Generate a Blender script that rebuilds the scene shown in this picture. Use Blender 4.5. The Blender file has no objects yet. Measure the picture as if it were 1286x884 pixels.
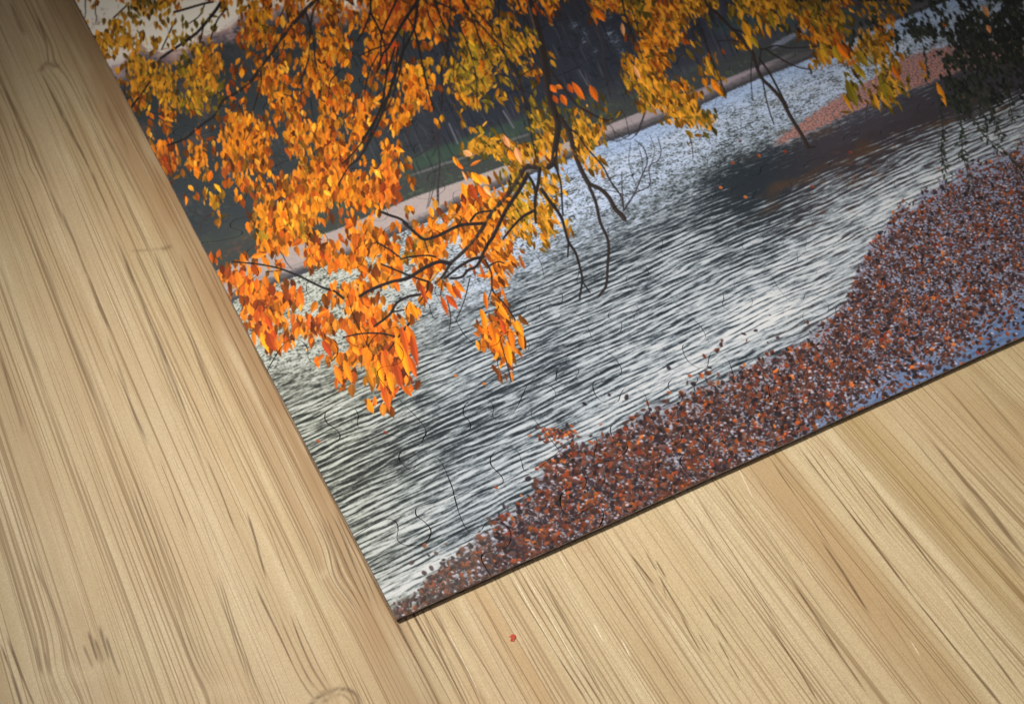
import bpy, math, random
import numpy as np
from mathutils import Matrix, Vector

# ----------------------------------------------------------------------------
# Plan of the table top, in millimetres.  Origin = near corner of the jigsaw,
# X along its near edge, Y along its left edge.  plan() turns a point measured
# on the photograph into that plan; proj() goes the other way.
# ----------------------------------------------------------------------------
F = 1591.62
CX, CY = 643.0, 442.0
vY = np.array([-614. - CX, -1360. - CY, F]); dY = vY / np.linalg.norm(vY)
vX = np.array([5241.76 - CX, -1360.1 - CY, F]); dX = vX / np.linalg.norm(vX)
dZ = np.cross(dX, dY)
o1 = np.array([498. - CX, 777. - CY, F]) / F
def _inv(x, y, D):
    r = np.array([x - CX, y - CY, F]) / F
    t = (dZ @ (o1 * D)) / (dZ @ r)
    q = r * t - o1 * D
    return q @ dX, q @ dY
S = 17.0                                   # mm, width of the first piece
DIST = S / _inv(617, 723.6, 1.0)[0]        # camera distance in mm
O = o1 * DIST
def plan(x, y): return _inv(x, y, DIST)
def proj(X, Y):
    a = O[0] + X * dX[0] + Y * dY[0]
    b = O[1] + X * dX[1] + Y * dY[1]
    c = O[2] + X * dX[2] + Y * dY[2]
    return a / c * F + CX, b / c * F + CY

# ----------------------------------------------------------------------------
# Jigsaw cut
# ----------------------------------------------------------------------------
NX, NY = 12, 12
rng = random.Random(7)
XS = [0.0] + [(1.0 + 1.185 * i) * S for i in range(NX - 1)]; XS.append(XS[-1] + 1.0 * S)
YS = [0.0] + [(1.034 + 1.13 * j) * S for j in range(NY - 1)]; YS.append(YS[-1] + 1.0 * S)
W_MM, H_MM = XS[-1], YS[-1]
THICK = 1.0

node = {}
for i in range(NX + 1):
    for j in range(NY + 1):
        x, y = XS[i], YS[j]
        if 0 < i < NX: x += rng.uniform(-.07, .07) * S
        if 0 < j < NY: y += rng.uniform(-.07, .07) * S
        node[i, j] = (x, y)
for (i, j), p in {(1, 1): (570, 621), (1, 2): (529, 556), (1, 3): (462, 436), (1, 4): (413, 344),
                  (1, 6): (340, 212), (2, 1): (703, 566), (2, 2): (662, 484), (1, 0): (617, 723.6),
                  (0, 1): (441, 675), (0, 2): (388, 571), (0, 3): (336, 465), (0, 4): (288, 373), (0, 5): (253, 305), (1, 5): (364, 281),
                  (0, 6): (222, 249), (2, 0): (752, 663), (3, 0): (881, 611.6), (4, 0): (1015.6, 547),
                  (5, 0): (1122, 497.6)}.items():
    x, y = plan(*p)
    if i == 0: x = 0.0
    if j == 0: y = 0.0
    node[i, j] = (x, y)

# edges traced where the cut can be seen: key ('h', i, j) runs node(i,j)->(i+1,j), ('v', i, j) node(i,j)->(i,j+1)
traced = {
 ('h', 0, 2): [(407,562),(420,556),(427,549),(424,541),(411,531),(408,522),(413,514),(430,510),(445,513),(450,522),(449,533),(457,540),(490,546)],
 ('h', 0, 1): [(465,661),(485,652),(497,655),(500,665),(499,677),(508,684),(525,684),(538,677),(541,665),(533,655),(523,647),(523,638),(533,634),(555,628)],
 ('v', 1, 0): [(611,714),(605,703),(607,695),(618,692),(634,688),(641,679),(641,668),(634,658),(622,653),(611,656),(605,665),(598,669),(588,667),(578,648)],
 ('v', 1, 1): [(568,612),(560,592),(553,579),(544,574),(528,581),(516,590),(507,584),(501,575),(505,566),(517,562)],
 ('v', 1, 2): [(533,548),(535,541),(527,528),(500,500),(481,481),(474,468),(480,461),(491,459),(503,455),(507,444),(500,432),(488,427),(476,432)],
 ('v', 1, 3): [(456,422),(450,409),(442,391),(437,373),(431,365),(420,364),(403,372),(391,373),(385,364),(387,352),(397,351)],
 ('h', 0, 3): [(350,441),(363,427),(378,428),(386,438),(388,451),(400,459),(415,455),(424,444),(422,434),(411,427),(408,420),(414,415),(425,418),(439,430),(451,436)],
 ('h', 0, 4): [(303,359),(318,350),(325,343),(320,334),(311,327),(310,318),(316,311),(330,308),(342,311),(347,319),(346,328),(360,336),(388,339)],
 ('h', 0, 6): [(245,238),(264,233),(273,239),(275,250),(282,257),(293,258),(305,252),(310,244),(304,236),(297,230),(301,222),(312,218),(328,214)],
 ('h', 1, 1): [(598,618),(620,612),(631,607),(630,598),(617,584),(617,573),(625,565),(638,562),(650,567),(655,579),(659,591),(673,590)],
 ('h', 1, 3): [(468,425),(480,416),(495,411),(510,410),(516,402),(510,392),(513,381),(526,375),(538,381),(541,391),(546,400),(557,400)],
 ('h', 1, 2): [(545,554),(566,550),(580,545),(590,539),(590,530),(582,520),(584,509),(596,500),(612,501),(620,511),(619,522),(626,527),(645,518)],
 ('v', 2, 1): [(686,545),(672,528),(667,519),(676,511),(692,504),(698,495),(692,485),(680,480)],
 ('v', 2, 0): [(757,652),(757,642),(748,635),(736,640),(722,648),(710,645),(704,633),(705,621),(714,614),(727,616),(736,608),(734,596),(722,580)],
}
def smooth_curve(P, n=5):
    P = [np.array(p, float) for p in P]
    Q = [2 * P[0] - P[1]] + P + [2 * P[-1] - P[-2]]
    out = []
    for k in range(1, len(Q) - 2):
        p0, p1, p2, p3 = Q[k - 1:k + 3]
        for s in range(n):
            t = s / n
            out.append(0.5 * (2 * p1 + (p2 - p0) * t + (2 * p0 - 5 * p1 + 4 * p2 - p3) * t * t + (3 * p1 - p0 - 3 * p2 + p3) * t ** 3))
    out.append(P[-1])
    return out
def knob(a, b):
    a = np.array(a); b = np.array(b); d = b - a; L = np.linalg.norm(d); u = d / L; v = np.array([-u[1], u[0]])
    s = rng.choice((-1, 1)); m = rng.uniform(.42, .58); h = rng.uniform(.85, 1.1) * s; w = rng.uniform(.9, 1.12)
    dip = rng.uniform(.02, .09) * -s; sk = rng.uniform(-.05, .05)
    prof = [(0, 0), (m * .45, dip * .9), (m - .13, dip * .6), (m - .075 * w, .03 * h), (m - .085 * w + sk, .10 * h), (m - .15 * w + sk, .17 * h),
            (m - .135 * w + sk, .25 * h), (m - .055 + sk, .30 * h), (m + .06 + sk, .29 * h), (m + .14 * w + sk, .24 * h), (m + .145 * w + sk, .165 * h),
            (m + .08 * w + sk * .6, .10 * h), (m + .07 * w, .03 * h), (m + .13, dip * .6), (m + (1 - m) * .55, dip * .8), (1, 0)]
    return [a + u * x * L + v * y * L for x, y in prof]
edge = {}
for i in range(NX + 1):
    for j in range(NY + 1):
        for kind, (i2, j2) in (('h', (i + 1, j)), ('v', (i, j + 1))):
            if i2 > NX or j2 > NY: continue
            a, b = node[i, j], node[i2, j2]
            border = (kind == 'h' and j in (0, NY)) or (kind == 'v' and i in (0, NX))
            if border:
                edge[kind, i, j] = [np.array(a) * (1 - t / 8) + np.array(b) * t / 8 for t in range(9)]
            elif (kind, i, j) in traced:
                edge[kind, i, j] = smooth_curve([a] + [plan(*p) for p in traced[kind, i, j]] + [b], 6)
            else:
                edge[kind, i, j] = smooth_curve(knob(a, b), 5)

def crossing(A, B):
    A = np.array(A); B = np.array(B)
    d = np.linalg.norm(A[:, None] - B[None], axis=2)
    for a in (A[0], A[-1]):
        for b in (B[0], B[-1]):
            if np.linalg.norm(a - b) < 1e-6:
                d[np.linalg.norm(A - a, axis=1) < 1.7] = 9; d[:, np.linalg.norm(B - a, axis=1) < .5] = 9
    return d.min() < .6
for sweep in range(30):
    bad = set()
    for i in range(NX):
        for j in range(NY):
            ks = [('h', i, j), ('v', i + 1, j), ('h', i, j + 1), ('v', i, j)]
            for a in range(4):
                for b in range(4):
                    if a != b and crossing(edge[ks[a]], edge[ks[b]]): bad.update((ks[a], ks[b]))
    redo = [k for k in sorted(bad) if k not in traced and not ((k[0] == 'h' and k[2] in (0, NY)) or (k[0] == 'v' and k[1] in (0, NX)))]
    if not redo: break
    for k in redo:
        _, i, j = k; a, b = node[i, j], node[(i + 1, j) if k[0] == 'h' else (i, j + 1)]
        edge[k] = smooth_curve(knob(a, b), 5)
if bad: print('cuts still too close', sorted(bad))

# ----------------------------------------------------------------------------
# The picture printed on the jigsaw, painted here in code (numpy), 10 px per mm
# ----------------------------------------------------------------------------
#PRINT-BEGIN
def paint_print(PPM=10.0):
    g = np.random.default_rng(11)
    w, h = int(W_MM * PPM), int(H_MM * PPM)
    X, Y = np.meshgrid((np.arange(w, dtype=np.float32) + .5) / PPM, (np.arange(h, dtype=np.float32) + .5) / PPM)
    PX, PY = proj(X, Y); PX = PX.astype(np.float32); PY = PY.astype(np.float32)

    def perlin(x, y, seed=0):
        r = np.random.default_rng(seed); N = 256
        ang = r.uniform(0, 2 * np.pi, (N, N)).astype(np.float32); gx, gy = np.cos(ang), np.sin(ang)
        xi = np.floor(x).astype(np.int32); yi = np.floor(y).astype(np.int32)
        xf = (x - xi).astype(np.float32); yf = (y - yi).astype(np.float32)
        u = xf * xf * xf * (xf * (xf * 6 - 15) + 10); v = yf * yf * yf * (yf * (yf * 6 - 15) + 10)
        x0, x1, y0, y1 = xi & 255, (xi + 1) & 255, yi & 255, (yi + 1) & 255
        a = gx[y0, x0] * xf + gy[y0, x0] * yf
        b = gx[y0, x1] * (xf - 1) + gy[y0, x1] * yf
        c = gx[y1, x0] * xf + gy[y1, x0] * (yf - 1)
        d = gx[y1, x1] * (xf - 1) + gy[y1, x1] * (yf - 1)
        a += u * (b - a); c += u * (d - c); a += v * (c - a)
        return a * 1.5                      # about -1..1
    def sm(a, b, x):
        t = np.clip((x - a) / (b - a), 0, 1); return t * t * (3 - 2 * t)
    def col(*c): return np.array(c, np.float32) / 255
    def mix(img, c, m):
        c = np.asarray(c, np.float32)
        img += (c - img) * m[..., None]
    def poly_y(pts):                        # height of a line traced on the photograph, above every pixel
        p = np.array(pts, np.float32); return np.interp(PX, p[:, 0], p[:, 1]).astype(np.float32)

    n1 = perlin(X / 9, Y / 9, 1); n2 = perlin(X / 3.1, Y / 3.1, 2); n3 = perlin(X / 1.1, Y / 1.1, 3); n4 = perlin(X / .42, Y / .42, 4)
    img = np.empty((h, w, 3), np.float32)
    # far woods
    img[:] = col(50, 55, 58)
    mix(img, col(40, 43, 53), sm(430, 620, PX))
    mix(img, col(54, 54, 70), sm(840, 950, PX) * .8)
    mix(img, col(70, 76, 70), sm(.0, .8, n2) * .6 * sm(500, 300, PX))
    mix(img, col(96, 84, 84), sm(.1, .9, n1 + n3 * .4) * .5 * sm(520, 250, PX))
    mix(img, col(26, 29, 34), sm(.0, .9, n2 * .7 + n3 * .5) * .7)
    mix(img, col(92, 92, 84), sm(.35, .95, n3 * .7 + n2 * .5) * sm(520, 300, PX) * .4)
    vert = perlin(X / .7 + Y * .15, Y / 7, 9)
    mix(img, col(98, 92, 104), sm(.45, .95, vert + n1 * .3) * .28)
    for (x, y, r) in ((722, 33, 5), (766, 43, 6), (773, 52, 6), (734, 53, 5), (780, 66, 5), (734, 41, 4), (765, 20, 4), (747, 64, 3)):
        mix(img, col(128, 138, 158), np.exp(-((PX - x) ** 2 + (PY - y) ** 2) / r ** 2) * sm(-.3, .6, n3 + n4) * .8)
    # bushes by the sky and the pale sky itself
    skyline = poly_y([(60, 110), (120, 86), (150, 84), (175, 60), (200, 66), (225, 66), (250, 48), (272, 42), (290, 34), (300, 22), (330, 12), (345, 10), (375, 8), (395, 14), (420, 16), (445, 12), (455, 6), (480, -6), (560, -30), (800, -90)])
    s = (skyline - PY) + n3 * 5 + n2 * 6
    mix(img, col(150, 126, 130), sm(-26, -6, s) * .75)
    mix(img, col(212, 178, 164), sm(-12, 2, s) * .8)
    mix(img, col(246, 236, 220), sm(-1, 5, s))
    mix(img, col(170, 150, 160), np.exp(-((PX - 150) ** 2 / 260 + (PY - 92) ** 2 / 200)) * .8)
    mix(img, col(176, 150, 150), np.exp(-((PX - 300) ** 2 / 260 + (PY - 38) ** 2 / 200)) * .7 * sm(-.6, .5, n3))
    # bank: grass, pale line, path
    top = poly_y([(150, 390), (300, 329), (420, 290), (520, 248), (622, 213), (700, 184), (775, 153), (800, 143), (908, 101), (943, 87), (1020, 57), (1100, 22), (1200, -14), (1500, -130)])
    bot = poly_y([(150, 436), (287, 381), (339, 360), (434, 325), (476, 304), (543, 277), (583, 254), (696, 208), (735, 193), (759, 180), (799, 167), (851, 146), (880, 133), (912, 118), (954, 99), (999, 82), (1027, 71), (1112, 31), (1159, 14), (1191, 1), (1400, -82)])
    dt = PY - top
    mix(img, col(60, 64, 58), sm(-70, -15, dt + n2 * 8) * .8 * sm(900, 700, PX))
    mix(img, col(60, 62, 70), sm(-70, -15, dt + n2 * 8) * .8 * sm(700, 900, PX))
    mix(img, col(52, 78, 60), sm(-56, -48, dt + n3 * 3) * sm(-30, -36, dt + n3 * 3) * sm(480, 540, PX) * sm(760, 600, PX) * .55)
    mix(img, col(112, 112, 112), sm(-31, -30, dt + n2) * sm(-26, -28, dt + n2) * sm(500, 530, PX) * sm(720, 640, PX) * .55)
    mix(img, col(54, 58, 56), sm(-28, -24, dt) * .7)
    mix(img, col(66, 82, 62), sm(.2, .8, n2 + n3 * .6) * sm(-60, -30, dt) * .5)
    mix(img, col(108, 62, 52), sm(.55, 1., n1 + n3 * .4) * sm(400, 300, PX) * .4)
    tr = perlin(qx_ := (PX * .91 - PY * .41) / 3.2, (PX * .41 + PY * .91) / 46, 61)
    mix(img, col(84, 80, 84), sm(.42, .62, tr) * sm(-14, -34, dt) * sm(350, 470, PX) * .42)
    mix(img, col(24, 26, 30), sm(.30, .6, -tr) * sm(-14, -34, dt) * sm(300, 420, PX) * .5)
    mix(img, col(92, 84, 74), sm(.25, .7, n3 * .8 + n4 * .7) * sm(-24, -6, dt) * .45)
    # pale lane on the right of the bank
    lane = np.abs((PY - 48) + (PX - 992) * .52)
    mix(img, col(132, 138, 160), sm(6, 1, lane + n3 * 1.5) * sm(966, 974, PX) * sm(1018, 1010, PX) * .75)
    mix(img, col(52, 80, 74), sm(14, 6, np.abs((PY - 26) + (PX - 960) * .16 + n3 * 2)) * sm(1035, 1000, PX) * sm(880, 920, PX) * .4)
    mix(img, col(70, 68, 76), sm(12, 2, np.abs((PY - 62) + (PX - 1010) * .42)) * sm(975, 985, PX) * .35)
    # path
    pathw = sm(-1.5, 1.5, dt + n4 * .6)
    pc = np.empty_like(img); pc[:] = col(158, 144, 140)
    pc += (col(140, 128, 136) - pc) * sm(650, 900, PX)[..., None]
    pc += (n3 * .018 + n4 * .022)[..., None]
    img += (pc - img) * (pathw * sm(1010, 950, PX))[..., None]
    mix(img, col(110, 104, 108), sm(2.5, 0, np.abs(PY - (top * .35 + bot * .65))) * .35 * pathw)
    edge_dark = sm(-14, -7, PY - bot + n3 * 2)
    mix(img, col(78, 74, 76), edge_dark * .85)
    mix(img, col(54, 54, 60), sm(-7, -3, PY - bot + n3 * 2) * .8)

    # ---- water -------------------------------------------------------------
    dw = PY - bot
    wmask = sm(-1.0, 1.2, dw + n4 * 1.5)
    # how far each place is towards the rippled foreground
    rip_line = poly_y([(250, 500), (340, 470), (420, 450), (520, 400), (600, 370), (700, 300), (800, 262), (860, 226), (900, 200), (960, 172), (1010, 160), (1100, 110), (1286, 20), (1500, -90)])
    dr = PY - rip_line
    R = sm(-24, 30, dr + n2 * 12)
    wx = perlin(X / 14, Y / 5, 20); wy = perlin(X / 6, Y / 4, 21)
    Yr = Y - X * .055
    n5 = perlin(X / .5, Yr / .26, 19)
    far = perlin(X / 1.0 + n3 * .3, Yr / .55, 22) * .55 + perlin(X / .5, Yr / .33, 23) * .5 + perlin(X / 3.5, Yr / 1.5, 24) * .4
    mid = perlin(X / 1.9, (Yr + wy * .25) / .55, 25) * .75 + perlin(X / .95, Yr / .36, 26) * .5 + perlin(X / 5, Yr / 1.3, 27) * .42 + n5 * .22
    near_a = perlin(X / 6.5, (Yr + wy * .15) / .62, 28)
    near_b = perlin(X / 3.0, (Yr + wy * .10) / .34, 29)
    dis = perlin(X / 9, Yr / 1.9, 31)
    ph = (Yr + wy * .12 + dis * .52 + perlin(X / 26, Yr / 12, 37) * .8) / 1.16
    st_ = np.sin(ph * 2 * np.pi); st_ = st_ * (.62 + .38 * np.abs(st_))
    near = st_ * .50 * sm(-1.1, .2, perlin(X / 9, Yr / 2.6, 32)) + np.sin(ph * 4 * np.pi + dis * 5) * .15 + near_a * .58 + near_b * .50 + n5 * .22 + perlin(X / 1.6, Yr / .3, 38) * .3
    nearness = sm(0, 62, dr + n2 * 8)
    # bias of light against dark, traced as soft patches (x, y, rx, ry, amount)
    bias = np.zeros_like(X)
    for (x, y, rx, ry, a) in ((395, 600, 90, 50, -.22), (500, 570, 90, 26, -.50), (600, 545, 80, 22, -.32), (420, 560, 60, 20, -.25), (470, 700, 70, 28, -.05), (500, 650, 50, 30, .02), (660, 470, 80, 22, -.35), (560, 520, 60, 20, -.2),
                              (570, 630, 90, 18, .25), (640, 590, 90, 14, .25), (760, 330, 60, 26, -.35), (700, 370, 60, 20, -.15), (800, 300, 60, 20, -.35), (830, 245, 55, 16, -.55),
                              (925, 215, 45, 34, -.70), (975, 255, 50, 34, -.75), (935, 240, 40, 30, -.6), (1010, 290, 50, 16, -.3), (980, 200, 60, 22, -.5), (1040, 195, 60, 20, -.8), (1120, 155, 110, 18, -.95), (1200, 120, 90, 22, -1.15), (1270, 100, 60, 24, -.9), (1090, 212, 30, 16, -.55), (1150, 185, 40, 14, -.3),
                              (1010, 340, 120, 40, .35), (900, 430, 120, 40, .38), (820, 480, 80, 20, .35), (1150, 240, 100, 22, .3), (1060, 270, 80, 24, .25), (980, 400, 60, 30, .35), (860, 370, 60, 24, .12), (1240, 180, 50, 18, .2),
                              (540, 720, 60, 18, .5), (600, 680, 60, 14, .4), (470, 745, 50, 20, .5), (690, 640, 50, 16, .2), (720, 540, 60, 10, .3), (430, 650, 50, 12, .25)):
        a = a * ((.62 if x < 850 else .85) if a < 0 else .72)
        if a < 0 and x > 850: rx, ry = rx * 1.2, ry * 1.3
        bias += a * np.exp(-((PX - x) / rx) ** 2 - ((PY - y + (PX - x) * .45) / ry) ** 2)
    bias += perlin(X / 14, Y / 4, 33) * .22 + perlin(X / 5, Y / 1.6, 39) * .2
    v_far = sm(-1.0, .75, far * 1.2 + n5 * .5 + .2 + bias * .7)
    v_mid = sm(-.78, .86, mid * 1.1 + bias * .8 + .02)
    v_near = sm(-.80, .86, near * 1.05 + bias * .95 + .04)
    lum = v_far + (v_mid - v_far) * R
    lum = lum + (v_near - lum) * nearness
    dark = np.empty_like(img); dark[:] = col(34, 40, 46)
    dark += (col(36, 38, 32) - dark) * sm(620, 420, PX)[..., None] * .7
    dark += (col(52, 46, 50) - dark) * sm(940, 1060, PX)[..., None]
    dark += (col(66, 50, 40) - dark) * (sm(.1, .8, perlin(X / 9, Y / 5, 34)) * sm(900, 1000, PX))[..., None]
    lite = np.empty_like(img); lite[:] = col(170, 176, 181)
    lite += (col(172, 186, 212) - lite) * (sm(40, 5, dr) * sm(430, 700, PX))[..., None]
    lite += (col(178, 182, 172) - lite) * (sm(620, 400, PX))[..., None]
    lite += (col(200, 198, 196) - lite) * (np.clip(bias * 1.4, 0, 1) * .9)[..., None]
    midc = np.empty_like(img); midc[:] = col(116, 124, 130)
    midc += (col(120, 122, 112) - midc) * sm(620, 400, PX)[..., None]
    lt = lum[..., None]
    water = np.where(lt < .5, dark + (midc - dark) * (lt * 2), midc + (lite - midc) * (lt * 2 - 1))
    water += (perlin(X / .35, Y / .22, 35) * .022)[..., None]
    # brown reflections, blue strip by the shore
    water += (col(112, 78, 60) - water) * (sm(.35, .9, perlin(X / 3, Y / 1.4, 36) + n1 * .3) * np.exp(-((PX - 1060) / 110) ** 2 - ((PY - 225 + (PX - 1060) * .45) / 40) ** 2) * .5)[..., None]
    water += (col(146, 168, 205) - water) * (sm(34, 4, dw + n2 * 4) * sm(420, 760, PX) * .6)[..., None]
    img += (water - img) * wmask[..., None]
    del water, dark, lite, midc, pc, v_far, v_mid, v_near, far, mid, near

    # the salmon raft of leaves and the dark slick under it
    t1 = poly_y([(900, 232), (960, 186), (1000, 160), (1040, 131), (1080, 109), (1135, 74), (1175, 62), (1230, 55), (1286, 50), (1500, 20)])
    b1 = poly_y([(900, 236), (960, 190), (1012, 168), (1080, 137), (1124, 120), (1183, 98), (1210, 87), (1280, 76), (1500, 30)])
    slick = sm(-4, 3, PY - b1 + n3 * 3) * sm(44, 22, PY - b1 + n2 * 9) * sm(1000, 1070, PX)
    mix(img, col(56, 54, 62), slick * .72 * sm(.7, .1, near_a * .8 + n5 * .3))
    mix(img, col(84, 64, 66), slick * sm(.5, .9, n3 * .6 + n4 * .6) * .6)
    raft = sm(968, 985, PX) * sm(-4, 3, PY - t1 + n3 * 5) * sm(3, -3, PY - b1 + n3 * 4)
    rf = perlin(X / .55, Y / .36, 40) + perlin(X / .28, Y / .22, 41) * .7
    mix(img, col(132, 106, 108), raft * .85)
    mix(img, col(186, 116, 92), raft * sm(-.1, .5, rf))
    mix(img, col(84, 66, 72), raft * sm(-.15, -.55, rf) * .9)

    def bbox(x0, y0, x1, y1):
        c = [plan(px, py) for px in (x0, x1) for py in (y0, y1)]
        a = [q[0] for q in c]; b = [q[1] for q in c]
        i0, i1 = int(min(a) * PPM) - 1, int(max(a) * PPM) + 2
        j0, j1 = int(min(b) * PPM) - 1, int(max(b) * PPM) + 2
        i0, j0 = max(i0, 0), max(j0, 0); i1, j1 = min(i1, w), min(j1, h)
        if i0 >= i1 or j0 >= j1 or min(a) < -30 or min(b) < -30: return None
        return slice(j0, j1), slice(i0, i1)
    def blob(x, y, rx, ry, ang, c, al=1., soft=.25):
        r = max(rx, ry) * 1.4
        sl = bbox(x - r, y - r, x + r, y + r)
        if sl is None: return
        px, py = PX[sl] - x, PY[sl] - y; ca, sa = math.cos(ang), math.sin(ang)
        u = (px * ca + py * sa) / rx; v = (-px * sa + py * ca) / ry
        d = u * u + v * v
        m = np.clip((1 - d) / (soft * 2) + .5, 0, 1) * al
        a = img[sl]; a += (c * (1 + .18 * np.clip(-v, -1, 1))[..., None] - a) * m[..., None]
    # the big mat of fallen leaves afloat at the lower right
    mat_top = poly_y([(440, 800), (500, 752), (540, 722), (575, 695), (610, 668), (640, 648), (668, 620), (684, 590), (700, 566), (740, 556), (790, 530), (840, 506), (880, 486), (930, 463), (980, 444), (1012, 432), (1040, 405), (1068, 370), (1080, 335), (1100, 300), (1125, 268), (1165, 238), (1200, 216), (1240, 200), (1290, 182), (1500, 100)])
    dm = PY - mat_top
    dm_n = dm + n1 * 7 + n2 * 11 + n3 * 9
    inm = sm(-6, 6, dm_n)
    blue = sm(8, 80, (PY - 505) + (PX - 1010) * .62 + n1 * 22)         # clear blue water in the corner
    base = np.empty_like(img); base[:] = col(130, 127, 138)
    base += (col(122, 128, 152) - base) * sm(900, 1150, PX)[..., None]
    base += (col(82, 104, 142) - base) * (blue * sm(820, 1000, PX))[..., None]
    base += (col(140, 142, 134) - base) * sm(640, 520, PX)[..., None]
    base += (n3 * .03 + perlin(X / 2.2, Y / .8, 44) * .05)[..., None]
    img += (base - img) * (inm * .85)[..., None]
    mt = perlin(X / .62, Y / .5, 47) + perlin(X / .33, Y / .3, 48) * .8 + n2 * .35
    thin = blue * sm(860, 960, PX)
    pa = perlin(X / 4.2, Y / 2.2, 51) + n2 * .5
    mm_ = sm(-.25, .2, mt - .55 * sm(.1, .9, pa) - .35 * sm(26, 2, dm_n) + .24 - thin * 1.2 - .14 * sm(1040, 1180, PX)) * sm(-6, 16, dm_n)
    mc = np.empty_like(img); mc[:] = col(58, 42, 42); mc += (col(104, 56, 34) - mc) * sm(-.2, .6, perlin(X / .9, Y / .7, 49))[..., None]; mc += (col(36, 30, 36) - mc) * sm(.0, .6, perlin(X / .5, Y / .5, 50))[..., None]
    mc += (col(96, 94, 88) - mc) * (sm(640, 520, PX) * .6)[..., None]
    img += (mc - img) * (mm_ * .88)[..., None]
    mix(img, col(172, 176, 190), inm * sm(.1, .8, perlin(X / 2.6, Y / .9, 46) + n1 * .4) * .45 * (1 - blue) * sm(30, 4, dm))
    del base
    pal_mat = [col(56, 40, 42), col(70, 46, 42), col(94, 54, 40), col(46, 38, 44), col(120, 60, 36), col(80, 58, 56), col(40, 32, 34), col(104, 62, 48)]
    pal_hot = [col(132, 56, 30), col(150, 70, 32), col(118, 46, 30), col(178, 96, 44)]
    NM = 52000
    xs = g.uniform(470, 1400, NM); ys = g.uniform(130, 800, NM)
    X0, Y0 = [], []
    for k in range(NM):
        x, y = xs[k], ys[k]
        a, b = plan(x, y)
        i, j = int(a * PPM), int(b * PPM)
        if a < 0 or b < 0 or i >= w or j >= h: continue
        q = dm_n[j, i]
        if q < -60: continue
        dens = 1. if q > 4 else (.55 if q > -3 else .03 * max(0., 1 + q / 60))
        bl = blue[j, i] * (1 if x > 860 else 0)
        dens *= 1 - .62 * bl * (1 if n1[j, i] * .9 + n3[j, i] * .5 < .25 else .25)
        dens *= (.95 + .4 * n2[j, i]) * (1 - .5 * min(1., max(0., float(pa[j, i]) - .1)))
        if g.random() > dens: continue
        sc = .62 + .55 * min(1., max(0., (y - 150) / 480.))
        r = g.uniform(1.4, 4.0) * sc
        hot = g.random() < (.14 if x > 640 else .07)
        c = (pal_hot if hot else pal_mat)[g.integers(0, 4 if hot else 8)] * g.uniform(.65, 1.2)
        if x < 620: c = c * .7 + col(96, 92, 84) * .3
        blob(x, y, r, r * g.uniform(.35, .8), g.uniform(-1.5, 1.5), c, .9, .45)
        if q > 4 and g.random() < .14: blob(x + r, y - r * .4, r * .6, r * .4, 0, col(176, 174, 188), .75)
    for (x, y, n, rx, ry) in ((692, 546, 60, 20, 9), (715, 545, 30, 12, 7), (1008, 455, 8, 6, 3), (906, 431, 5, 2, 5), (930, 178, 1, 1, 1)):
        for _ in range(n):
            blob(x + g.normal() * rx * .5, y + g.normal() * ry * .6, g.uniform(1.6, 3), g.uniform(1, 2), g.uniform(-1, 1), (pal_hot + pal_mat)[g.integers(0, 12)], .9)
    for (x, y) in ((638, 645), (623, 612), (650, 632), (674, 589), (866, 472), (840, 493), (893, 505), (741, 555), (951, 478), (1051, 395), (1105, 360), (1244, 203), (920, 205), (953, 196), (986, 191), (1068, 192), (905, 236), (936, 248), (1020, 235), (572, 472), (484, 543), (400, 554), (608, 482)):
        blob(x, y, 2.6, 1.8, .4, pal_hot[g.integers(0, 4)], .9)

    # ---- branches ----------------------------------------------------------
    def stroke(pts, w0, w1, c=(30, 25, 25), al=.95, soft=.8):
        P = smooth_curve(pts, 4) if len(pts) > 2 else [np.array(p, float) for p in pts]
        n = len(P) - 1; c = col(*c)
        for k in range(n):
            a, b = P[k], P[k + 1]; wa = w0 + (w1 - w0) * k / n; wb = w0 + (w1 - w0) * (k + 1) / n
            r = max(wa, wb) + 2
            sl = bbox(min(a[0], b[0]) - r, min(a[1], b[1]) - r, max(a[0], b[0]) + r, max(a[1], b[1]) + r)
            if sl is None: continue
            px, py = PX[sl] - a[0], PY[sl] - a[1]; d = b - a; L2 = d @ d + 1e-6
            t = np.clip((px * d[0] + py * d[1]) / L2, 0, 1)
            ex, ey = px - t * d[0], py - t * d[1]
            dist = np.sqrt(ex * ex + ey * ey); hw = (wa + (wb - wa) * t) * .5
            m = np.clip((hw - dist) / soft + .5, 0, 1) * al
            side = np.clip((ex * -d[1] + ey * d[0]) / (math.sqrt(L2) * np.maximum(hw, .5)), -1, 1)
            cc = c * (1 + (.45 * np.clip(side, 0, 1) * (hw > 1.4)))[..., None]
            A = img[sl]; A += (cc - A) * m[..., None]
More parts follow.
